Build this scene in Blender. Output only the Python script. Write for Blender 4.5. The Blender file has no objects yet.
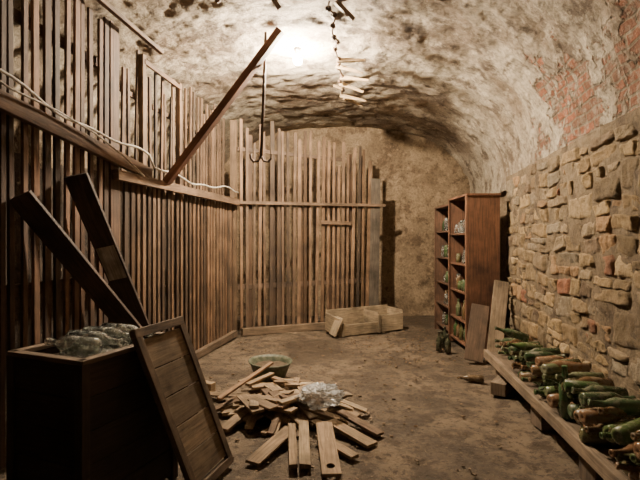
import bpy, math, random
from mathutils import Vector, noise, Matrix
R = random.Random(7)
U = R.uniform

# ------------------------------------------------------------ mesh builder
class MB:
    def __init__(s):
        s.v=[]; s.f=[]; s.uv=[]; s.col=[]; s.mi=[]; s.sm=[]
    def face(s, idx, uvs, col, mi=0, smooth=False):
        s.f.append(idx); s.uv.append(uvs); s.col.append(col); s.mi.append(mi); s.sm.append(smooth)
    def beam(s, p0, p1, w, t, wdir, col=(.2,.12,.07), mi=0, w1=None, jit=0.0):
        p0=Vector(p0); p1=Vector(p1); L=(p1-p0); ln=L.length; L.normalize()
        W=Vector(wdir); W=W-L*W.dot(L); W.normalize(); T=L.cross(W)
        if w1 is None: w1=w
        b=len(s.v)
        for (p,ww) in ((p0,w),(p1,w1)):
            for a,c in ((-1,-1),(1,-1),(1,1),(-1,1)):
                j=Vector((U(-jit,jit),U(-jit,jit),U(-jit,jit))) if jit else Vector((0,0,0))
                s.v.append(p+W*(a*ww/2)+T*(c*t/2)+j)
        ou,ov=U(0,50),U(0,50)
        dims=[w,t,w,t]
        for i in range(4):
            j=(i+1)%4
            s.face((b+i,b+j,b+4+j,b+4+i),[(ou+i,ov),(ou+i+dims[i],ov),(ou+i+dims[i],ov+ln),(ou+i,ov+ln)],col,mi)
        s.face((b+3,b+2,b+1,b),[(ou,ov),(ou+w,ov),(ou+w,ov+t),(ou,ov+t)],col,mi)
        s.face((b+4,b+5,b+6,b+7),[(ou,ov),(ou+w,ov),(ou+w,ov+t),(ou,ov+t)],col,mi)
    def box(s, lo, hi, col=(.2,.12,.07), mi=0):
        lo=Vector(lo); hi=Vector(hi); d=hi-lo; c=(lo+hi)/2
        k=max(range(3),key=lambda i:d[i]); o=[i for i in range(3) if i!=k]
        e=Vector((0,0,0)); e[k]=d[k]/2; wd=Vector((0,0,0)); wd[o[0]]=1
        s.beam(c-e,c+e,d[o[0]],d[o[1]],wd,col,mi)
    def lathe(s, prof, org, axis=(0,0,1), seg=14, col=(1,1,1), mi=0):
        org=Vector(org); A=Vector(axis).normalized()
        X=A.orthogonal().normalized(); Y=A.cross(X)
        b=len(s.v); n=len(prof)
        for r,z in prof:
            for k in range(seg):
                a=2*math.pi*k/seg
                s.v.append(org+A*z+X*(r*math.cos(a))+Y*(r*math.sin(a)))
        for i in range(n-1):
            for k in range(seg):
                k2=(k+1)%seg
                s.face((b+i*seg+k,b+i*seg+k2,b+(i+1)*seg+k2,b+(i+1)*seg+k),
                       [(k/seg,prof[i][1]),((k+1)/seg,prof[i][1]),((k+1)/seg,prof[i+1][1]),(k/seg,prof[i+1][1])],col,mi,True)
    def tube(s, pts, r, seg=8, col=(1,1,1), mi=0):
        pts=[Vector(p) for p in pts]; b=len(s.v); n=len(pts)
        up=Vector((.13,.21,.97))
        for i,p in enumerate(pts):
            d=(pts[min(i+1,n-1)]-pts[max(i-1,0)]).normalized()
            X=d.cross(up)
            if X.length<.3: X=d.cross(Vector((1,0,0)))
            X.normalize(); Y=d.cross(X)
            for k in range(seg):
                a=2*math.pi*k/seg; s.v.append(p+X*(r*math.cos(a))+Y*(r*math.sin(a)))
        for i in range(n-1):
            for k in range(seg):
                k2=(k+1)%seg
                s.face((b+i*seg+k,b+i*seg+k2,b+(i+1)*seg+k2,b+(i+1)*seg+k),[(0,i),(1,i),(1,i+1),(0,i+1)],col,mi,True)
        s.face(tuple(b+k for k in range(seg))[::-1],[(0,0)]*seg,col,mi)
        s.face(tuple(b+(n-1)*seg+k for k in range(seg)),[(0,0)]*seg,col,mi)
    def grid(s, fn, nu, nv, col=(1,1,1), mi=0, colfn=None):
        b=len(s.v); uvv=[]
        for i in range(nu+1):
            for j in range(nv+1):
                p,uv=fn(i/nu,j/nv); s.v.append(Vector(p)); uvv.append(uv)
        for i in range(nu):
            for j in range(nv):
                q=[i*(nv+1)+j,(i+1)*(nv+1)+j,(i+1)*(nv+1)+j+1,i*(nv+1)+j+1]
                s.face(tuple(b+k for k in q),[uvv[k] for k in q],col,mi,True)
    def build(s, name, mats, bevel=0):
        me=bpy.data.meshes.new(name)
        me.from_pydata([tuple(v) for v in s.v],[],s.f)
        me.uv_layers.new(name="UVMap"); me.color_attributes.new("Col",'FLOAT_COLOR','CORNER')
        uvs=[];cols=[]
        for f,u,c in zip(s.f,s.uv,s.col):
            for k in range(len(f)):
                uvs+= [u[k][0],u[k][1]]; cols+=[c[0],c[1],c[2],1.0]
        me.uv_layers["UVMap"].data.foreach_set("uv",uvs)
        me.color_attributes["Col"].data.foreach_set("color",cols)
        me.polygons.foreach_set("material_index",s.mi); me.polygons.foreach_set("use_smooth",s.sm)
        for m in mats: me.materials.append(m)
        me.update()
        ob=bpy.data.objects.new(name,me); bpy.context.scene.collection.objects.link(ob)
        if bevel:
            m=ob.modifiers.new("bevel",'BEVEL'); m.width=bevel; m.segments=2; m.limit_method='ANGLE'
        return ob
def sh(col,lo,hi):
    q=U(lo,hi); return tuple(k*q for k in col)

# ------------------------------------------------------------ materials
def nt(name):
    m=bpy.data.materials.new(name); m.use_nodes=True
    t=m.node_tree; b=t.nodes["Principled BSDF"]; return m,t,b
def N(t,k,**kw):
    n=t.nodes.new(k)
    for a,v in kw.items(): setattr(n,a,v)
    return n
def noise_n(t,vec,scale,detail=6,rough=.6,dist=0):
    n=N(t,"ShaderNodeTexNoise"); n.inputs["Scale"].default_value=scale; n.inputs["Detail"].default_value=detail
    n.inputs["Roughness"].default_value=rough; n.inputs["Distortion"].default_value=dist
    if vec is not None: t.links.new(vec,n.inputs["Vector"])
    return n.outputs["Fac"]
def ramp(t,fac,stops):
    r=N(t,"ShaderNodeValToRGB"); e=r.color_ramp.elements
    while len(e)<len(stops): e.new(.5)
    for i,(p,c) in enumerate(stops):
        e[i].position=p; e[i].color=(c,c,c,1) if isinstance(c,(int,float)) else (*c,1)
    t.links.new(fac,r.inputs[0]); return r.outputs[0]
def mix(t,fac,a,b,mode='MIX'):
    n=N(t,"ShaderNodeMix",data_type='RGBA',blend_type=mode)
    for k,v in ((0,fac),(6,a),(7,b)):
        s=n.inputs[k]
        if isinstance(v,bpy.types.NodeSocket): t.links.new(v,s)
        elif k==0: s.default_value=float(v)
        elif isinstance(v,(int,float)): s.default_value=(v,v,v,1)
        else: s.default_value=(v[0],v[1],v[2],1)
    return n.outputs[2]
def math_n(t,op,a,b):
    n=N(t,"ShaderNodeMath",operation=op)
    for s,v in ((n.inputs[0],a),(n.inputs[1],b)):
        if isinstance(v,bpy.types.NodeSocket): t.links.new(v,s)
        else: s.default_value=v
    return n.outputs[0]
def bump(t,b,h,strength=.5,dist=.02):
    n=N(t,"ShaderNodeBump"); n.inputs["Strength"].default_value=strength; n.inputs["Distance"].default_value=dist
    t.links.new(h,n.inputs["Height"]); t.links.new(n.outputs[0],b.inputs["Normal"])
def obj_co(t): return N(t,"ShaderNodeTexCoord").outputs["Object"]
def uv_co(t,sx=1,sy=1):
    c=N(t,"ShaderNodeTexCoord").outputs["UV"]; m=N(t,"ShaderNodeMapping"); m.inputs["Scale"].default_value=(sx,sy,1)
    t.links.new(c,m.inputs[0]); return m.outputs[0]
def attr(t):
    a=N(t,"ShaderNodeAttribute"); a.attribute_name="Col"; return a.outputs["Color"]

def wood(name,rough=.75,grain=(.45,1.45),dust=0.0):
    m,t,b=nt(name); c=attr(t)
    g=noise_n(t,uv_co(t,38,2.2),1.6,8,.65,.6)
    g2=noise_n(t,obj_co(t),3.0,4,.6)
    v=ramp(t,g,[(.3,grain[0]),(.7,grain[1])])
    o=mix(t,1.0,c,v,'MULTIPLY')
    o=mix(t,1.0,o,ramp(t,g2,[(.32,.45),(.68,1.3)]),'MULTIPLY')
    if dust:
        o=mix(t,math_n(t,'MULTIPLY',ramp(t,noise_n(t,obj_co(t),9,6,.7),[(.45,0),(.7,1)]),dust),o,(.27,.20,.135))
    t.links.new(o,b.inputs["Base Color"]); b.inputs["Roughness"].default_value=rough
    bump(t,b,g,.35,.006); return m
M_wood=wood("aged_wood"); M_dusty=wood("dusty_wood",.85,(.45,1.4),.35)

def stone_mat():
    m,t,b=nt("sandstone"); c=attr(t); o=obj_co(t)
    n1=noise_n(t,o,12,9,.75); n2=noise_n(t,o,2.2,6,.65); n3=noise_n(t,o,60,5,.7)
    k=mix(t,1.0,c,ramp(t,n1,[(.3,.45),(.5,1.0),(.72,1.5)]),'MULTIPLY')
    k=mix(t,ramp(t,n2,[(.48,0),(.68,.5)]),k,(.25,.185,.11))
    k=mix(t,ramp(t,noise_n(t,o,1.3,6,.65),[(.48,0),(.66,.6)]),k,(.11,.072,.042))
    k=mix(t,ramp(t,n3,[(.53,0),(.72,.6)]),k,(.07,.046,.028))
    t.links.new(k,b.inputs["Base Color"]); b.inputs["Roughness"].default_value=.95
    bump(t,b,mix(t,.4,n1,n3),1.0,.04); return m
M_stone=stone_mat()

def plaster_mat(name,bright=(.50,.43,.34),mid=(.30,.23,.16),dark=(.11,.075,.05),brick=False,scale=1.0):
    m,t,b=nt(name); o=obj_co(t)
    big=noise_n(t,o,.75*scale,7,.62,.3); med=noise_n(t,o,3.6*scale,8,.68,.3); fine=noise_n(t,o,26,7,.72)
    base=mix(t,ramp(t,big,[(.42,0),(.56,1)]),mid,bright)
    patch=ramp(t,med,[(.39,1),(.50,0)])
    k=mix(t,math_n(t,'MULTIPLY',patch,.85),base,dark)
    k=mix(t,ramp(t,noise_n(t,o,7,7,.7),[(.53,0),(.66,.7)]),k,(bright[0]*1.3,bright[1]*1.3,bright[2]*1.3))
    k=mix(t,1.0,k,ramp(t,fine,[(.3,.45),(.55,1.0),(.8,1.25)]),'MULTIPLY')
    h=mix(t,.45,med,fine)
    if brick:
        br=N(t,"ShaderNodeTexBrick"); br.inputs["Scale"].default_value=1.0
        br.inputs["Brick Width"].default_value=.27; br.inputs["Row Height"].default_value=.10
        br.inputs["Mortar Size"].default_value=.014; br.inputs["Mortar Smooth"].default_value=.3; br.inputs["Bias"].default_value=-.1
        br.inputs["Color1"].default_value=(.27,.092,.045,1); br.inputs["Color2"].default_value=(.15,.08,.048,1); br.inputs["Mortar"].default_value=(.20,.15,.10,1)
        u=uv_co(t); wob=noise_n(t,o,4,2,.5)
        vm=N(t,"ShaderNodeVectorMath",operation='ADD'); t.links.new(u,vm.inputs[0])
        cm=N(t,"ShaderNodeCombineXYZ"); t.links.new(math_n(t,'MULTIPLY',wob,.09),cm.inputs[1]); t.links.new(math_n(t,'MULTIPLY',noise_n(t,o,3,2,.5),.08),cm.inputs[0]); t.links.new(cm.outputs[0],vm.inputs[1])
        t.links.new(vm.outputs[0],br.inputs["Vector"])
        sx=N(t,"ShaderNodeSeparateXYZ"); t.links.new(u,sx.inputs[0])
        haunch=ramp(t,math_n(t,'DIVIDE',sx.outputs[1],5.0),[(0,.98),(.16,.9),(.32,.50),(.5,.1)])
        near=ramp(t,math_n(t,'DIVIDE',sx.outputs[0],10.0),[(.42,1),(.62,.3)])
        nn=math_n(t,'ADD',math_n(t,'MULTIPLY',noise_n(t,o,1.7,4,.6,.3),.55),math_n(t,'MULTIPLY',noise_n(t,o,6.5,5,.65,.3),.45))
        s_=math_n(t,'ADD',math_n(t,'MULTIPLY',math_n(t,'MULTIPLY',haunch,near),.40),nn)
        mk=ramp(t,s_,[(.82,0),(.86,1)])
        bc=mix(t,1.0,br.outputs["Color"],ramp(t,fine,[(.3,.5),(.7,1.35)]),'MULTIPLY')
        bc=mix(t,ramp(t,noise_n(t,o,11,6,.7),[(.50,0),(.64,.8)]),bc,tuple(q*.8 for q in bright))
        k=mix(t,mk,k,bc)
        h=math_n(t,'SUBTRACT',h,math_n(t,'MULTIPLY',mk,math_n(t,'ADD',math_n(t,'MULTIPLY',br.outputs["Fac"],.5),.45)))
    t.links.new(k,b.inputs["Base Color"]); b.inputs["Roughness"].default_value=.95
    bump(t,b,h,.95,.045); return m
M_ceil=plaster_mat("vault_plaster",(.42,.355,.265),(.20,.148,.10),(.085,.056,.036),brick=True)
M_back=plaster_mat("old_plaster",(.31,.225,.14),(.20,.14,.085),(.12,.078,.046),scale=1.5)
M_dark=plaster_mat("shaded_plaster",(.08,.055,.038),(.05,.036,.026),(.025,.018,.013))  # plaster coloured dark to stand in for the shade behind the slats
M_mortar=plaster_mat("mortar",(.21,.155,.095),(.15,.108,.066),(.08,.055,.035))

def floor_mat():
    m,t,b=nt("earth_floor"); o=obj_co(t)
    big=noise_n(t,o,.9,7,.65,.4); med=noise_n(t,o,5,8,.7); fine=noise_n(t,o,38,6,.75)
    k=mix(t,ramp(t,big,[(.40,0),(.58,1)]),(.085,.060,.038),(.215,.158,.105))
    k=mix(t,ramp(t,med,[(.41,.8),(.53,0)]),k,(.055,.038,.024))
    k=mix(t,ramp(t,fine,[(.57,0),(.7,.6)]),k,(.34,.26,.175))
    k=mix(t,ramp(t,noise_n(t,o,22,5,.7),[(.37,.8),(.47,0)]),k,(.040,.027,.018))
    t.links.new(k,b.inputs["Base Color"])
    t.links.new(ramp(t,big,[(.35,.6),(.6,.95)]),b.inputs["Roughness"])
    bump(t,b,mix(t,.5,med,fine),1.0,.05); return m
M_floor=floor_mat()

def simple(name,col,rough=.5,metal=0,trans=0,dust=None,bmp=0):
    m,t,b=nt(name)
    o=obj_co(t); n=noise_n(t,o,18,6,.65)
    k=mix(t,1.0,col,ramp(t,n,[(.3,.7),(.7,1.25)]),'MULTIPLY')
    if dust: k=mix(t,ramp(t,n,[(.42,0),(.62,dust)]),k,(.34,.29,.22))
    t.links.new(k,b.inputs["Base Color"]); b.inputs["Roughness"].default_value=rough
    b.inputs["Metallic"].default_value=metal; b.inputs["Transmission Weight"].default_value=trans
    if bmp: bump(t,b,n,bmp,.01)
    return m
def bottle_mat():
    m,t,b=nt("dusty_bottle_glass"); c=attr(t); o=obj_co(t); n=noise_n(t,o,14,6,.7)
    d=ramp(t,n,[(.46,.03),(.70,.6)])
    k=mix(t,d,c,(.26,.22,.15)); t.links.new(k,b.inputs["Base Color"])
    t.links.new(ramp(t,n,[(.46,.10),(.68,.65)]),b.inputs["Roughness"])
    b.inputs["IOR"].default_value=1.52
    return m
M_bottle=bottle_mat()
M_clear,t_,b_=nt("clear_glass")
o_=obj_co(t_); n_d=noise_n(t_,o_,20,6,.7)
t_.links.new(mix(t_,ramp(t_,n_d,[(.45,0),(.65,.5)]),(.95,.98,.94),(.62,.58,.48)),b_.inputs["Base Color"])
t_.links.new(ramp(t_,n_d,[(.45,.04),(.65,.35)]),b_.inputs["Roughness"])
t_.links.new(ramp(t_,n_d,[(.45,1.0),(.68,.6)]),b_.inputs["Transmission Weight"])
M_iron=simple("rusty_iron",(.09,.055,.035),.7,.6,bmp=.4)
M_cable=simple("cable_pvc",(.52,.47,.39),.5)
M_basin=simple("weathered_enamel",(.075,.092,.055),.55,dust=.3,bmp=.3)
M_soil=simple("soil",(.10,.07,.045),1,bmp=1)
M_bag=simple("clear_plastic_film",(.9,.92,.92),.18,0,.5)
M_bag.node_tree.nodes["Principled BSDF"].inputs["Alpha"].default_value=.7

# ------------------------------------------------------------ room shell
XR=lambda y: 1.66+.15*y            # right wall line
XL=lambda y: -3.75+.181*y          # masonry wall behind the slat partition
XS=lambda y: -2.625+.181*y         # slat partition line
SPR=2.2; RISE=1.55; YB=9.0; YF=-1.6
def fr(p,o=5,H=.9): return noise.fractal(Vector(p),H,2.1,o)

f=MB()
def ffn(a,b_):
    x=-4.2+8.6*a; y=YF+(YB+.1-YF)*b_
    z=.020*fr((x*1.1,y*1.1,0))+.012*fr((x*7,y*7,3)); z-=.014
    return (x,y,min(z,.010)),(x,y)
f.grid(ffn,230,280); f.build("floor",[M_floor])

c=MB(); n_=2.5
def cfn(a,b_):
    y=YF+(YB-YF)*b_; th=math.pi*a
    cx=math.cos(th); sz=max(math.sin(th),0)
    xx=math.copysign(abs(cx)**(2/n_),cx); zz=sz**(2/n_)
    mid=(XR(y)+XL(y))/2; hw=(XR(y)-XL(y))/2
    x=mid+hw*xx; z=SPR+RISE*zz
    d=.032*fr((x*.9,y*.9,z*.9),4)+.024*fr((x*3.4,y*3.4,z*3.4+9),6,.7)
    d=max(-.08,min(.08,d))*min(1,sz*6+.15)
    z+=d*sz**.5; x+=d*cx*.9
    return (x,y,z),(y, a*7.2)
c.grid(cfn,320,340); c.build("ceiling",[M_ceil])

w=MB()
def bfn(a,b_):
    x=-2.6+6.2*a; z=-.05+4.0*b_
    d=.05*fr((x*1.2,z*1.2,4))+.015*fr((x*5,z*5,8))
    return (x,YB-.02+d,z),(x,z)
w.grid(bfn,120,90); w.build("wall_back",[M_back])
w=MB()
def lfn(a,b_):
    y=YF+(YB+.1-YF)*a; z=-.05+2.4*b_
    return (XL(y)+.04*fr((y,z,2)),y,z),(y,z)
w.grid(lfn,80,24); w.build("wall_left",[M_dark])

# right wall: plaster beyond the shelf, random-rubble sandstone in front of it
w=MB()
def rfn(a,b_):
    y=6.05+(YB+.1-6.05)*a; z=-.05+2.45*b_
    return (XR(y)+.10+.03*fr((y*1.5,z*1.5,2)),y,z),(y,z)
w.grid(rfn,50,40,mi=1)
def mfn(a,b_):
    y=YF+(6.08-YF)*a; z=-.05+2.4*b_
    return (XR(y)-.047+.024*fr((y*4,z*4,2)),y,z),(y,z)
w.grid(mfn,220,80,mi=2)
def efn(a,b_):
    return (XR(6.08)-.047+.25*a,6.08+.01*fr((a*3,b_*6,1)),-.05+2.4*b_),(a,b_)
w.grid(efn,6,30,mi=2)
palette=[(.34,.235,.12),(.31,.21,.105),(.27,.19,.10),(.38,.275,.15),(.23,.165,.095),(.29,.215,.13),(.33,.20,.10),(.18,.125,.078),(.27,.215,.145),(.40,.28,.14)]
rects=[]
def split(y0,z0,y1,z1):
    l=y1-y0; h=z1-z0
    if h>U(.16,.32) and h>.13 and (l<.9):
        k=z0+h*U(.30,.70); split(y0,z0,y1,k); split(y0,k,y1,z1); return
    if l>U(.26,.66):
        k=y0+l*U(.28,.72); split(y0,z0,k,z1); split(k,z0,y1,z1); return
    rects.append((y0,z0,y1,z1))
zz_=-.02
while zz_<2.25:
    hh_=U(.19,.38); zt=min(zz_+hh_,2.30)
    if 2.30-zt<.09: zt=2.30
    split(YF,zz_,6.06,zt); zz_=zt
for (y0,z0,y1,z1) in rects:
    l0=y1-y0; hh=z1-z0
    if l0<.03 or hh<.03: continue
    col=Vector(R.choice(palette))*U(.65,1.15)
    if R.random()<.04: col=Vector((.26,.11,.06))
    Dp=U(.008,.032); ph=U(0,100); g=U(.002,.008); tA=U(-.009,.009); tB=U(-.011,.011)
    j=[U(-.020,.020) for _ in range(8)]
    e_=R.choice((9,12,16)); rd=U(.01,.09)
    def sfn(a,b_):
        A=2*a-1; B=2*b_-1
        k=1-rd*(A*A*B*B)
        q=j[0]*(1-a)*(1-b_)+j[1]*a*(1-b_)+j[2]*a*b_+j[3]*(1-a)*b_
        q2=j[4]*(1-a)*(1-b_)+j[5]*a*(1-b_)+j[6]*a*b_+j[7]*(1-a)*b_
        py=(y0+y1)/2+A*k*(l0/2-g)+q; pz=(z0+z1)/2+B*k*(hh/2-g)+q2
        wy=.035*noise.noise(Vector((py*2.6,pz*2.6,11)))+.012*noise.noise(Vector((py*14,pz*14,5))); wz=.045*noise.noise(Vector((py*1.7,pz*2.4,31)))+.012*noise.noise(Vector((py*14,pz*14,15)))
        dep=Dp*(1-abs(A)**e_)*(1-abs(B)**e_)+.022*noise.noise(Vector((py*7,pz*7,ph)))*(1-abs(A)**8)*(1-abs(B)**8)+.015*noise.noise(Vector((py*20,pz*20,ph)))+tA*A+tB*B
        if abs(A)>.99 or abs(B)>.99: dep=-.03
        py+=wy; pz+=wz
        return (XR(py)-.04-dep,py,pz),(py,pz)
    w.grid(sfn,13,10,col=tuple(col))
w.build("wall_right",[M_stone,M_back,M_mortar])

# ------------------------------------------------------------ slat partitions
def wc(k=1.0,base=(.135,.080,.046)):
    q=U(.45,1.55)*k; h=U(-.008,.008)
    return (max(base[0]*q+h,.01),base[1]*q,max(base[2]*q-h*.5,.005))
D=Vector((.178,.984,0)); NR=Vector((.984,-.178,0))   # along / towards room
s=MB()
y=1.2
while y<4.12:      # tall near bay
    top=U(3.38,3.5); x=XS(y)+U(-.01,.01); tl=U(-.025,.025)
    s.beam((x,y,0.0),(x+tl*.3,y+tl,top),U(.038,.060),.026,D,wc(.9,(.15,.080,.045)))
    y+=U(.085,.115)
y=4.16
while y<7.06:      # low bay
    x=XS(y)+U(-.006,.006); tl=U(-.012,.012)
    s.beam((x,y,.04),(x,y+tl,2.12+U(-.03,.04)),U(.042,.058),.024,D,wc(1.0))
    y+=U(.09,.115)
y=4.25
while y<7.0:       # set-back upper bay
    x=XS(y)-.14; tl=U(-.05,.05)
    s.beam((x,y,1.98),(x+.01,y+tl,U(3.15,3.50)),U(.035,.052),.024,D,wc(.85))
    y+=U(.08,.12)
def on(y,off,z): 
    p=Vector((XS(y),y,z))+NR*off; return p
s.beam(on(1.2,.05,2.62),on(4.62,.05,2.17),.12,.05,(0,0,1),(.14,.08,.047))
s.beam(on(4.05,.06,2.08),on(7.06,.06,2.08),.075,.06,(0,0,1),(.20,.125,.075))
s.beam(on(4.05,.02,2.12),on(7.06,.02,2.12),.03,.13,(0,0,1),(.16,.10,.06))
s.beam(on(1.2,-.04,1.15),on(4.1,-.04,1.15),.09,.035,(0,0,1),(.09,.052,.033))
s.beam(on(4.1,-.04,.95),on(7.0,-.04,.95),.08,.03,(0,0,1),(.10,.06,.036))
s.beam(on(1.2,-.04,3.05),on(4.1,-.04,3.05),.08,.03,(0,0,1),(.11,.062,.038))
s.beam(on(4.2,-.18,3.02),on(6.9,-.18,2.95),.05,.03,(0,0,1),(.12,.07,.042))
s.beam(on(4.15,.04,.05),on(7.0,.04,.05),.09,.07,(0,0,1),(.15,.105,.07))
s.beam(on(4.12,-.02,0),on(4.12,-.02,3.46),.09,.07,D,(.10,.058,.036))
s.beam(on(4.72,-.10,2.0),on(4.72,-.10,3.45),.06,.05,D,(.18,.11,.062))
s.beam(on(5.5,-.10,2.0),on(5.5,-.10,3.42),.05,.05,D,(.16,.095,.056))
s.beam(on(4.72,-.08,3.38),on(5.5,-.08,3.36),.05,.03,(0,0,1),(.16,.095,.058))
s.beam((-1.36,7.08,0),(-1.36,7.08,3.38),.09,.09,D,(.17,.11,.065))
s.build("slat_partition",[M_wood],.003)

s=MB()
P0=Vector((-1.30,7.12,0)); P1=Vector((1.02,8.08,0)); DB=(P1-P0).normalized(); NB=Vector((DB.y,-DB.x,0))
L=(P1-P0).length; d=.06
while d<L-.16:
    p=P0+DB*d; top=3.42-.42*(d/L)**1.6+U(-.16,.06)
    if R.random()<.12: top-=.3
    wd=U(.038,.062)
    tl=U(-.03,.03)+.05*(d/L)
    s.beam(p+Vector((0,0,U(.02,.10))),p+DB*tl+Vector((0,0,top)),wd,.024,DB,wc(1.0,(.165,.10,.058)))
    if R.random()<.30:
        s.beam(p+DB*.06-NB*.05+Vector((0,0,.03)),p+DB*(.06-tl)-NB*.05+Vector((0,0,top-.1)),.07,.02,DB,wc(.6))
    d+=U(.082,.115)
s.beam(P0+DB*(L-.07)+Vector((0,0,.0)),P0+DB*(L-.03)+Vector((0,0,2.6)),.19,.035,DB,(.13,.105,.08))
s.beam(P0+NB*.04+Vector((0,0,2.09)),P1+DB*.15+NB*.04+Vector((0,0,2.12)),.05,.045,(0,0,1),(.18,.115,.07))
s.beam(P0-NB*.04+Vector((0,0,.75)),P1-NB*.04+Vector((0,0,.78)),.08,.03,(0,0,1),(.11,.07,.044))
s.beam(P0-NB*.04+Vector((0,0,2.95)),P0+DB*L*.75-NB*.04+Vector((0,0,2.9)),.06,.03,(0,0,1),(.11,.07,.044))
s.beam(P0+DB*1.4+NB*.05+Vector((0,0,1.80)),P0+DB*1.98+NB*.05+Vector((0,0,1.79)),.06,.02,(0,0,1),(.17,.105,.062))
s.beam(P0+NB*.08+DB*.05+Vector((0,0,.055)),P0+DB*1.55+NB*.10+Vector((0,0,.055)),.11,.10,(0,0,1),(.20,.14,.09))
s.build("slat_partition",[M_wood],.003)

# diagonal strut
s=MB()
s.beam((-1.66,4.88,2.13),(-.40,4.55,3.62),.12,.07,(0,1,0),(.17,.075,.040))
s.build("diagonal_strut",[M_wood],.005)
s=MB(); s.beam((-1.85,3.6,3.50),(-1.62,4.6,3.42),.045,.04,(1,0,0),(.17,.105,.062)); s.build("wooden_pole",[M_wood],.004)

# double iron hook
s=MB()
hx,hy=-.60,4.72
s.tube([(hx+.03,hy,3.68),(hx+.02,hy,3.35),(hx,hy,2.8),(hx-.02,hy,2.36)],.016,8)
for sg in (-1,1):
    s.tube([(hx-.02,hy,2.38),(hx-.02+sg*.03,hy,2.33),(hx-.02+sg*.075,hy,2.32),(hx-.02+sg*.105,hy,2.355),(hx-.02+sg*.11,hy,2.40)],.013,8)
s.build("iron_hook",[M_iron])

# cable along left partition
s=MB()
pts=[]
for i in range(60):
    q_=i/59; y=1.4+5.6*q_
    zb=2.70-.13*(y-1.2) if y<4.6 else 2.17
    zb+= .05+.035*math.sin(y*3.1)+.015*math.sin(y*9)
    pts.append(on(y,.10+.012*math.sin(y*5),zb))
s.tube(pts,.011,8)
pts=[on(y_,.12,z_) for y_,z_ in ((2.4,2.60),(2.9,2.47),(3.3,2.44),(3.7,2.37),(4.1,2.25),(4.4,2.12))]
s.tube(pts,.008,8)
s.build("electric_cable",[M_cable])

# ------------------------------------------------------------ light bulb
bx,by,bz=-.26,5.25,3.60
M_em,t,b=nt("bulb_glow"); b.inputs["Emission Color"].default_value=(1,.83,.61,1); b.inputs["Emission Strength"].default_value=9400
b.inputs["Base Color"].default_value=(1,.95,.85,1)
s=MB()
s.lathe([(0,-.055),(.025,-.05),(.045,-.03),(.052,0),(.045,.028),(.03,.05),(.02,.065)],(bx,by,bz),(0,0,1),20,mi=0)
s.lathe([(.021,.06),(.03,.07),(.032,.10),(.045,.105),(.045,.17),(0,.17)],(bx,by,bz),(0,0,1),16,mi=1)
s.build("light_bulb",[M_em,simple("bakelite",(.05,.04,.035),.4)])
# dim unseen lamp added behind the camera as fill light
ld=bpy.data.lights.new("fill_lamp",'POINT'); ld.energy=6; ld.color=(1,.88,.72); ld.shadow_soft_size=.15
lo=bpy.data.objects.new("fill_lamp",ld); lo.location=(.5,-1.0,3.1); bpy.context.scene.collection.objects.link(lo)

# ------------------------------------------------------------ ceiling fittings
s=MB()
def zc(x,y): # underside of vault
    mid=(XR(y)+XL(y))/2; hw=(XR(y)-XL(y))/2; q=min(.99,abs((x-mid)/hw)); return SPR+RISE*(1-q**n_)**(1/n_)
wp=[]
for i in range(50):
    q_=i/49; y=3.7+3.1*q_; x=.06+.30*q_+.02*math.sin(q_*40); wp.append((x,y,zc(x,y)-.10-.05*math.sin(q_*math.pi*5)**2))
s.tube(wp,.010,6)
for i in range(3,50,3):
    p=Vector(wp[i]); s.lathe([(0,-.03),(.025,-.02),(.03,0),(.02,.02),(0,.03)],p,(.3,.5,1),8)
s.build("hanging_wire",[M_iron])
s=MB()
for x,y,dx,dy,l in ((-.47,4.15,.1,.1,.16),(.12,4.25,.2,.1,.2),(-1.0,4.0,.1,.1,.16)):
    z=zc(x,y)+.04; s.beam((x,y,z),(x+dx,y+dy-.1,z-l),.06,.04,(0,1,0),(.17,.11,.065),w1=.03)
s.build("ceiling_pegs",[M_wood],.003)
s=MB()      # slivers of lath tied to the wire
for i,dx,dz in ((24,.30,-.02),(28,.30,-.12),(33,.34,-.06),(38,.30,-.14),(41,-.14,.02),(44,.34,-.10),(48,.26,-.14)):
    p=Vector(wp[i])-Vector((0,0,.012)); s.beam(p-Vector((.02,0,0)),p+Vector((dx,-.06,dz)),.065,.020,(0,.4,1),(.36,.25,.13),w1=.022)
s.build("hanging_laths",[M_wood],.002)

# ------------------------------------------------------------ shelf units
def shelf(y0,y1,x0,dep,H,cols,levels):
    s=MB(); th=.028
    s.box((x0,y0,0),(x0+dep,y0+th,H),cols,0); s.box((x0,y1-th,0),(x0+dep,y1,H),cols,0)
    s.box((x0+dep-.015,y0+th,.02),(x0+dep,y1-th,H-.01),tuple(q*.6 for q in cols),0)
    for z in levels: s.box((x0+.01,y0+th,z),(x0+dep-.015,y1-th,z+.025),tuple(q*.9 for q in cols),0)
    s.box((x0-.012,y0-.015,H),(x0+dep+.01,y1+.01,H+.03),tuple(q*1.1 for q in cols),0)
    s.box((x0-.012,y0,.0),(x0,y0+.05,H),tuple(q*1.1 for q in cols),0)
    s.box((x0-.012,y1-.04,.0),(x0,y1,H),tuple(q*1.1 for q in cols),0)
    s.build("wooden_shelf",[M_wood],.003)
lv=[.08,.38,.77,1.15,1.57]
shelf(5.87,6.70,1.92,.43,2.08,(.155,.072,.038),lv)
shelf(6.74,7.62,1.95,.40,2.02,(.125,.065,.038),[.1,.45,.8,1.2,1.62])
def jar(s,x,y,z,r,h,mi,col=(1,1,1)):
    s.lathe([(0,0),(r,0),(r,h*.72),(r*.75,h*.85),(r*.75,h),(r*.6,h),(r*.6,h*.9),(0,h*.88)],(x,y,z),(0,0,1),12,col,mi)
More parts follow.
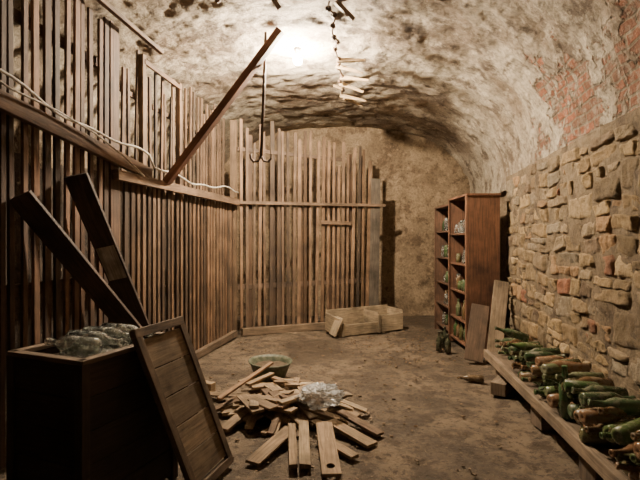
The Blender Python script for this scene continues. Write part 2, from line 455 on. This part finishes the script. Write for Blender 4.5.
def bottle(s,p,ax,L,r,col,mi=0,seg=14):
    s.lathe([(0,.012),(r*.6,0),(r,.008),(r,L*.56),(r*.88,L*.64),(r*.42,L*.76),(r*.36,L*.95),(r*.45,L*.955),(r*.45,L*.99),(r*.28,L),(0,L*.97)],p,ax,seg,col,mi)
def hollow(s,p,ax,L,r,seg=24):
    k=.0035
    out=[(.001,.012),(r*.6,.002),(r*.92,.001),(r,.010),(r,L*.56),(r*.88,L*.64),(r*.42,L*.76),(r*.36,L*.95),(r*.45,L*.955),(r*.45,L*.99),(r*.34,L)]
    inn=[(r*.26,L*.99),(r*.26,L*.95),(r*.42-k,L*.76),(r*.88-k,L*.64),(r-k,L*.56),(r-k,.016),(r*.6,.008),(.001,.018)]
    s.lathe(out+inn,p,ax,seg,(1,1,1),0)
s=MB()
greens=[(.040,.085,.026),(.028,.055,.022),(.065,.105,.032),(.085,.080,.030),(.13,.075,.035),(.05,.092,.042),(.10,.125,.06)]
for z,mode in ((.105,1),(.405,1),(.795,2),(1.175,2),(1.595,3)):
    for yy in [5.98+.1*i for i in range(7)]:
        if R.random()<.12: continue
        x=1.98+U(0,.05)
        if mode==1: bottle(s,(x,yy,z),(0,0,1),U(.22,.27),.036,R.choice(greens),0)
        elif mode==2: jar(s,x,yy,z,U(.034,.044),U(.12,.22),R.choice((0,1,0)),R.choice(greens))
        else: jar(s,x,yy,z,U(.034,.044),U(.12,.19),R.choice((1,1,0)),(.3,.27,.2))
s.build("shelf_jars",[M_bottle,M_clear])
s=MB()
for z in (.125,.475,.825,1.225,1.645):
    for yy in [6.86+.11*i for i in range(6)]:
        if R.random()<.25: continue
        jar(s,2.03+U(0,.06),yy,z,U(.036,.048),U(.12,.24),R.choice((0,1)),R.choice(greens))
s.build("shelf_jars",[M_bottle,M_clear])

# bottles standing on the floor beside the shelf
for x,y,h,r in ((1.60,6.05,.27,.04),(1.68,6.22,.24,.045),(1.70,5.98,.25,.04),(1.76,6.35,.28,.04)):
    s=MB(); bottle(s,(x,y,.002),(0,0,1),h,r,(.03,.035,.02),0,16); s.build("wine_bottle",[M_bottle])

# leaning boards
s=MB(); s.beam((1.86,5.46,.03),(2.07,5.80,.66),.22,.03,(1,-.1,.15),(.12,.073,.043)); s.build("leaning_board",[M_wood],.004)
s=MB(); s.beam((2.09,5.42,.02),(2.33,5.77,.97),.18,.03,(1,-.1,.1),(.27,.20,.13)); s.build("leaning_board",[M_dusty],.004)

# ------------------------------------------------------------ cream trough box by back partition
s=MB()
P=Vector((.30,6.90,.0)); a=Vector((.87,.49,0)).normalized(); n=Vector((-a.y,a.x,0)); cw=(.38,.29,.185)
def Q(u,v,z): return P+a*u+n*v+Vector((0,0,z))
LN=1.24; Wd=.42
s.beam(Q(0,0,.10),Q(LN*.60,0,.10),.17,.025,(0,0,1),cw)
s.beam(Q(LN*.60,0,.15),Q(LN,0,.15),.27,.025,(0,0,1),tuple(q*1.05 for q in cw))
s.beam(Q(0,Wd,.19),Q(LN,Wd,.19),.36,.025,(0,0,1),cw)
s.beam(Q(.0,.0,.15),Q(.0,Wd,.19),.28,.025,(0,0,1),tuple(q*.9 for q in cw))
s.beam(Q(LN,.0,.17),Q(LN,Wd,.18),.33,.025,(0,0,1),cw)
s.beam(Q(LN*.60,.0,.17),Q(LN*.60,Wd,.17),.32,.022,(0,0,1),cw)
s.beam(Q(.01,Wd/2,.03),Q(LN,Wd/2,.03),Wd-.03,.02,n,(.16,.115,.075))
s.beam(Q(.06,-.02,.22),Q(.06,-.02,.01),.05,.02,a,tuple(q*.8 for q in cw))
s.beam(Q(LN*.60,-.02,.29),Q(LN*.60,-.02,.01),.05,.02,a,tuple(q*.8 for q in cw))
s.beam(Q(-.10,.05,.04),Q(.02,.02,.31),.20,.02,n,tuple(q*.9 for q in cw))
s.build("wooden_trough",[M_dusty],.004)

# ------------------------------------------------------------ wood pile
s=MB()
lc=[(.35,.25,.15),(.28,.19,.11),(.23,.155,.09),(.40,.30,.19),(.16,.10,.06),(.31,.215,.125)]
def pl(x0,y0,x1,y1,z0,z1,w_,t_=.022,col=None,w1=None):
    s.beam((x0,y0,z0),(x1,y1,z1),w_,t_,Vector((-(y1-y0),x1-x0,0)),col or R.choice(lc),w1=w1,jit=.004)
def holeboard(p0,p1,w_):
    p0=Vector(p0);p1=Vector(p1);Lx=(p1-p0).normalized();ln=(p1-p0).length;W=Vector((-Lx.y,Lx.x,0)).normalized();Tn=Lx.cross(W)
    b0=len(s.v); col=(.31,.21,.125); seg=16; hc=ln-.10; rr=.027; th=.022
    outer=[];inner=[]
    for k in range(seg):
        an=2*math.pi*k/seg; ca_,sa=math.cos(an),math.sin(an)
        inner.append((hc+rr*ca_,rr*sa))
        m_=max(abs(ca_),abs(sa)); ox=ca_/m_; oy=sa/m_
        outer.append((hc+ox*.085,oy*w_/2))
    outer=[(x if x>hc-.08 else 0.0,y_) for x,y_ in outer]
    for sgn in (1,-1):
        for ring in (outer,inner):
            for x,y_ in ring: s.v.append(p0+Lx*x+W*y_+Tn*(sgn*th/2))
    def st(i,j_): return b0+i*seg+(j_%seg)
    for k in range(seg):
        q=lambda i,j_:((outer,inner)[i%2][j_%seg][1],(outer,inner)[i%2][j_%seg][0])
        s.face((st(0,k),st(0,k+1),st(1,k+1),st(1,k)),[q(0,k),q(0,k+1),q(1,k+1),q(1,k)],col)
        s.face((st(3,k),st(3,k+1),st(2,k+1),st(2,k)),[q(1,k),q(1,k+1),q(0,k+1),q(0,k)],col)
        s.face((st(1,k),st(1,k+1),st(3,k+1),st(3,k)),[(0,0),(.02,0),(.02,.02),(0,.02)],(.1,.07,.04))
        s.face((st(2,k),st(2,k+1),st(0,k+1),st(0,k)),[(0,0),(.02,0),(.02,.02),(0,.02)],col)
holeboard((.03,3.48,.09),(.075,2.80,.025),.125)
pl(-.13,3.52,-.095,2.92,.08,.03,.075,.03)
pl(-.22,3.46,-.175,2.92,.08,.03,.055,.03)
pl(-.22,3.42,-.45,2.98,.07,.02,.11)
pl(-.70,3.82,-.20,3.56,.13,.15,.10)
pl(-.86,3.82,-.50,4.62,.15,.24,.045,.02,(.30,.18,.10))
pl(-1.08,4.29,-.72,4.18,.03,.05,.09)
pl(-.75,3.48,-.50,3.95,.03,.12,.09)
pl(.08,3.56,.38,3.24,.07,.02,.11)
pl(.16,3.74,.46,3.42,.07,.02,.085)
pl(.12,3.98,.40,3.86,.10,.03,.07)
pl(-.01,3.34,.24,3.06,.05,.02,.08)
for i in range(96):
    an=U(0,2*math.pi); r0=U(.02,.32); ln=U(.20,.46); r1=min(r0+ln,.84)
    cx,cy=-.28,3.94
    da=U(-.8,.8)
    z0=U(.06,.22)*(1-r0); z1=U(.015,.05)+.12*max(0,1-r1/.6)
    pl(cx+r0*math.cos(an),cy+r0*math.sin(an)*.95,cx+r1*math.cos(an+da)*.95,cy+r1*math.sin(an+da)*.84,z0,z1,U(.04,.11),U(.015,.03))
for i in range(34):
    x,y=U(-.65,.0),U(3.6,4.25); an=U(0,6.28); l=U(.08,.18)
    pl(x-l*math.cos(an),y-l*math.sin(an),x+l*math.cos(an),y+l*math.sin(an),.15+U(0,.06),.15+U(0,.07),U(.05,.11))
s.build("firewood_pile",[M_dusty],.003)

# basin
s=MB()
s.lathe([(0,0),(.15,0),(.165,.015),(.215,.155),(.235,.175),(.238,.185),(.225,.187),(.205,.16),(.185,.12)],(-.54,4.86,.015),(0.03,-.03,1),36,mi=0)
def so(a,b_):
    r=.19*a; th=2*math.pi*b_; x=r*math.cos(th); y=r*math.sin(th)
    return (-.54+x,4.855+y,.145+.02*noise.noise(Vector((x*20,y*20,1)))+.02*(1-a)),(x,y)
s.grid(so,8,30,mi=1)
s.build("wash_basin",[M_basin,M_soil])

# plastic bag
s=MB()
def bagf(a,b_):
    th=2*math.pi*b_; ph=math.pi*a
    v=Vector((math.sin(ph)*math.cos(th),math.sin(ph)*math.sin(th),math.cos(ph)))
    d=1+.35*noise.noise(v*2.2+Vector((3,0,0)))+.26*abs(noise.noise(v*6))+.14*noise.noise(v*13)
    return (0.0+v.x*.16*d,3.68+v.y*.13*d,.225+v.z*.080*d),(a,b_)
s.grid(bagf,60,90); s.build("plastic_bag",[M_bag])

# ------------------------------------------------------------ bottle bench on the right
XF=lambda y:1.28+.11*y
s=MB()
s.beam((XF(1.6),1.6,.255),(XF(4.95),4.95,.255),.085,.05,(0,0,1),(.23,.165,.108))
s.beam((XF(1.6)+.13,1.6,.270),(XF(4.9)+.13,4.9,.270),.20,.03,(1,0,0),(.13,.09,.058))
s.beam((XF(1.6)+.285,1.6,.270),(XF(4.9)+.32,4.9,.270),.10,.03,(1,0,0),(.12,.085,.055))
for y in (1.9,2.75,3.6,4.62):
    s.beam((XF(y)+.05,y,.125),(XF(y)+.31,y+.02,.125),.16,.24,(0,1,0),(.14,.10,.07))
s.beam((1.70,4.30,.07),(1.86,4.52,.07),.14,.12,(0,1,0),(.21,.155,.105))
s.build("bottle_bench",[M_dusty],.006)
s=MB()
for layer in range(4):
    y=1.7+layer*.05
    while y<(4.9,4.85,4.6,3.8)[layer]:
        out=R.random()<.65; yaw=U(-.50,.50)+.15; L_=U(.29,.34); r=U(.039,.047)
        z=.335+.074*layer+U(-.004,.012)
        xw=XR(y)-.145-.012*layer-U(0,.07)
        if out: p=Vector((xw,y,z)); ax=Vector((-math.cos(yaw),-math.sin(yaw),U(-.05,.14)))
        else: ax=Vector((math.cos(yaw),math.sin(yaw),U(-.03,.14))); p=Vector((xw,y,z))-ax.normalized()*L_
        col=R.choice(greens)
        if R.random()<.18: col=(.19,.10,.052)
        bottle(s,p,ax,L_,r,col)
        y+=U(.086,.112)
bottle(s,(1.68,3.05,.29),(-.05,.02,1),.36,.047,(.04,.10,.035),0,18)
bottle(s,(1.90,4.1,.6),(-.8,.2,.25),.3,.038,(.05,.09,.04))
s.build("bottle_heap",[M_bottle])
s=MB(); bottle(s,(1.72,4.72,.040),(-1,.25,0),.27,.037,(.11,.07,.04)); s.build("wine_bottle",[M_bottle])

# ------------------------------------------------------------ chest with bottles (front-left)
s=MB(); dk=(.036,.022,.015)
A=Vector((-1.64,2.41,0)); e1=Vector((.93,-.37,0)).normalized(); e2=Vector((.37,.93,0)).normalized(); w1_=.50; w2_=.66
def K(u,v,z): return A+e1*u+e2*v+Vector((0,0,z))
def panel(p,q,h0,h1,th,nb,col):
    hh=(h1-h0)/nb
    for i in range(nb):
        z=h0+hh*(i+.5)
        s.beam(p+Vector((0,0,z)),q+Vector((0,0,z)),hh-.003,th,(0,0,1),sh(col,.8,1.2))
panel(K(0,0,0),K(w1_,0,0),.03,.88,.022,5,dk)
panel(K(w1_,0,0),K(w1_,w2_,0),.03,.88,.022,5,dk)
panel(K(0,w2_,0),K(w1_,w2_,0),.03,.88,.022,5,dk)
panel(K(0,0,0),K(0,w2_,0),.03,.88,.022,5,dk)
for u,v in ((.0,.0),(w1_,0),(w1_,w2_),(0,w2_)):
    s.beam(K(u,v,0),K(u,v,.89),.05,.05,e1,(.05,.032,.022))
for p,q in ((K(-.02,0,.895),K(w1_+.02,0,.895)),(K(w1_,-.02,.895),K(w1_,w2_+.02,.895)),(K(-.02,w2_,.895),K(w1_+.02,w2_,.895)),(K(0,-.02,.895),K(0,w2_+.02,.895))):
    s.beam(p,q,.05,.025,(p-q).cross(Vector((0,0,1))),(.15,.10,.063))
s.beam(K(w1_/2,0.01,.79),K(w1_/2,w2_-.01,.79),w1_-.03,.02,e1,(.20,.15,.10))
s.build("wooden_chest",[M_wood],.004)
s=MB()
for lay in range(2):
    for i in range((5,4)[lay]):
        v=.08+i*.122+lay*.06
        flip=R.random()<.45; r=U(.045,.052); L_=U(.34,.38)
        p=K(.05+U(0,.05),v,.852+lay*.080); ax=(e1+e2*U(-.07,.07)+Vector((0,0,U(-.01,.02)))).normalized()
        if flip: p=p+ax*L_; ax=-ax
        hollow(s,p,ax,L_,r,28)
s.build("glass_bottles",[M_clear])

# framed lid leaning on chest
s=MB()
T1=Vector((-1.02,2.43,1.01)); T2=Vector((-.89,2.86,1.01)); B1=Vector((-.72,2.58,.02)); aa=T2-T1; bb=B1-T1; nn_=aa.cross(bb).normalized()
def G(u,v,o=0): return T1+aa*u+bb*v+nn_*o
fc=(.12,.078,.048)
s.beam(G(.05,0),G(.05,1),.05,.036,aa,fc); s.beam(G(.95,0),G(.95,1),.05,.036,aa,fc)
s.beam(G(0,.022),G(1,.022),.05,.038,bb,fc); s.beam(G(0,.978),G(1,.978),.05,.038,bb,fc)
for i in range(5):
    v=.06+.88*(i+.5)/5; s.beam(G(.06,v),G(.94,v),.88/5*bb.length-.010,.012,bb,sh((.23,.165,.105),.8,1.2))
s.build("framed_lid",[M_dusty],.003)

# two dark planks leaning on partition
s=MB(); s.beam((-2.02,3.02,1.80),(-1.24,4.20,.04),.16,.035,(1,0,.45),(.065,.040,.027)); s.build("leaning_plank",[M_wood],.004)
s=MB(); p0=Vector((-1.88,3.46,2.0)); p1=Vector((-1.47,4.32,.04)); wdv=Vector((1,0,.2))
s.beam(p0,p1,.18,.035,wdv,(.06,.038,.026))
dd=(p1-p0); Lh=dd.normalized(); Wn=(wdv-Lh*wdv.dot(Lh)).normalized(); Tn=Lh.cross(Wn)
if Tn.y>0: Tn=-Tn
s.beam(p0+dd*.28+Tn*.021,p0+dd*.42+Tn*.021,.15,.006,wdv,(.45,.41,.34))
s.build("leaning_plank",[M_wood],.004)

# offcuts near the chest
s=MB()
for (x0,y0,x1,y1,z) in ((-1.12,3.45,-.92,3.75,.05),(-1.2,3.3,-1.0,3.0,.05),(-1.15,3.4,-.95,3.5,.13),(-1.2,4.5,-1.05,4.42,.05)):
    s.beam((x0,y0,z),(x1,y1,z),.09,.075,(0,0,1),R.choice(lc))
s.build("wood_offcuts",[M_dusty],.005)

# small rubble and chips strewn over the floor
s=MB()
for i in range(760):
    if i<340: x,y=U(.4,1.8),U(5.4,8.3)
    elif i<500: x,y=R.gauss(-.2,.7),R.gauss(3.9,.7)
    else: x,y=U(-1.2,1.5),U(2.6,7)
    if x<XS(y)+.15: continue
    sz=U(.004,.016); an=U(0,3.14); q=U(.35,1.05)
    s.beam((x,y,sz*.25),(x+sz*2*math.cos(an),y+sz*2*math.sin(an),sz*.25),sz*U(.6,1.6),sz*.6,(-math.sin(an),math.cos(an),0),(.30*q,.20*q,.12*q),jit=sz*.25)
s.build("floor_rubble",[M_dusty])

# ------------------------------------------------------------ world + camera
wd=bpy.data.worlds.new("World"); bpy.context.scene.world=wd; wd.use_nodes=True
wd.node_tree.nodes["Background"].inputs[0].default_value=(1,.85,.7,1); wd.node_tree.nodes["Background"].inputs[1].default_value=.015
cd=bpy.data.cameras.new("camera"); cd.lens=25.3; cd.sensor_width=36; co=bpy.data.objects.new("camera",cd)
co.location=(0,0,1.5); co.rotation_euler=(math.radians(90),0,0); bpy.context.scene.collection.objects.link(co); bpy.context.scene.camera=co
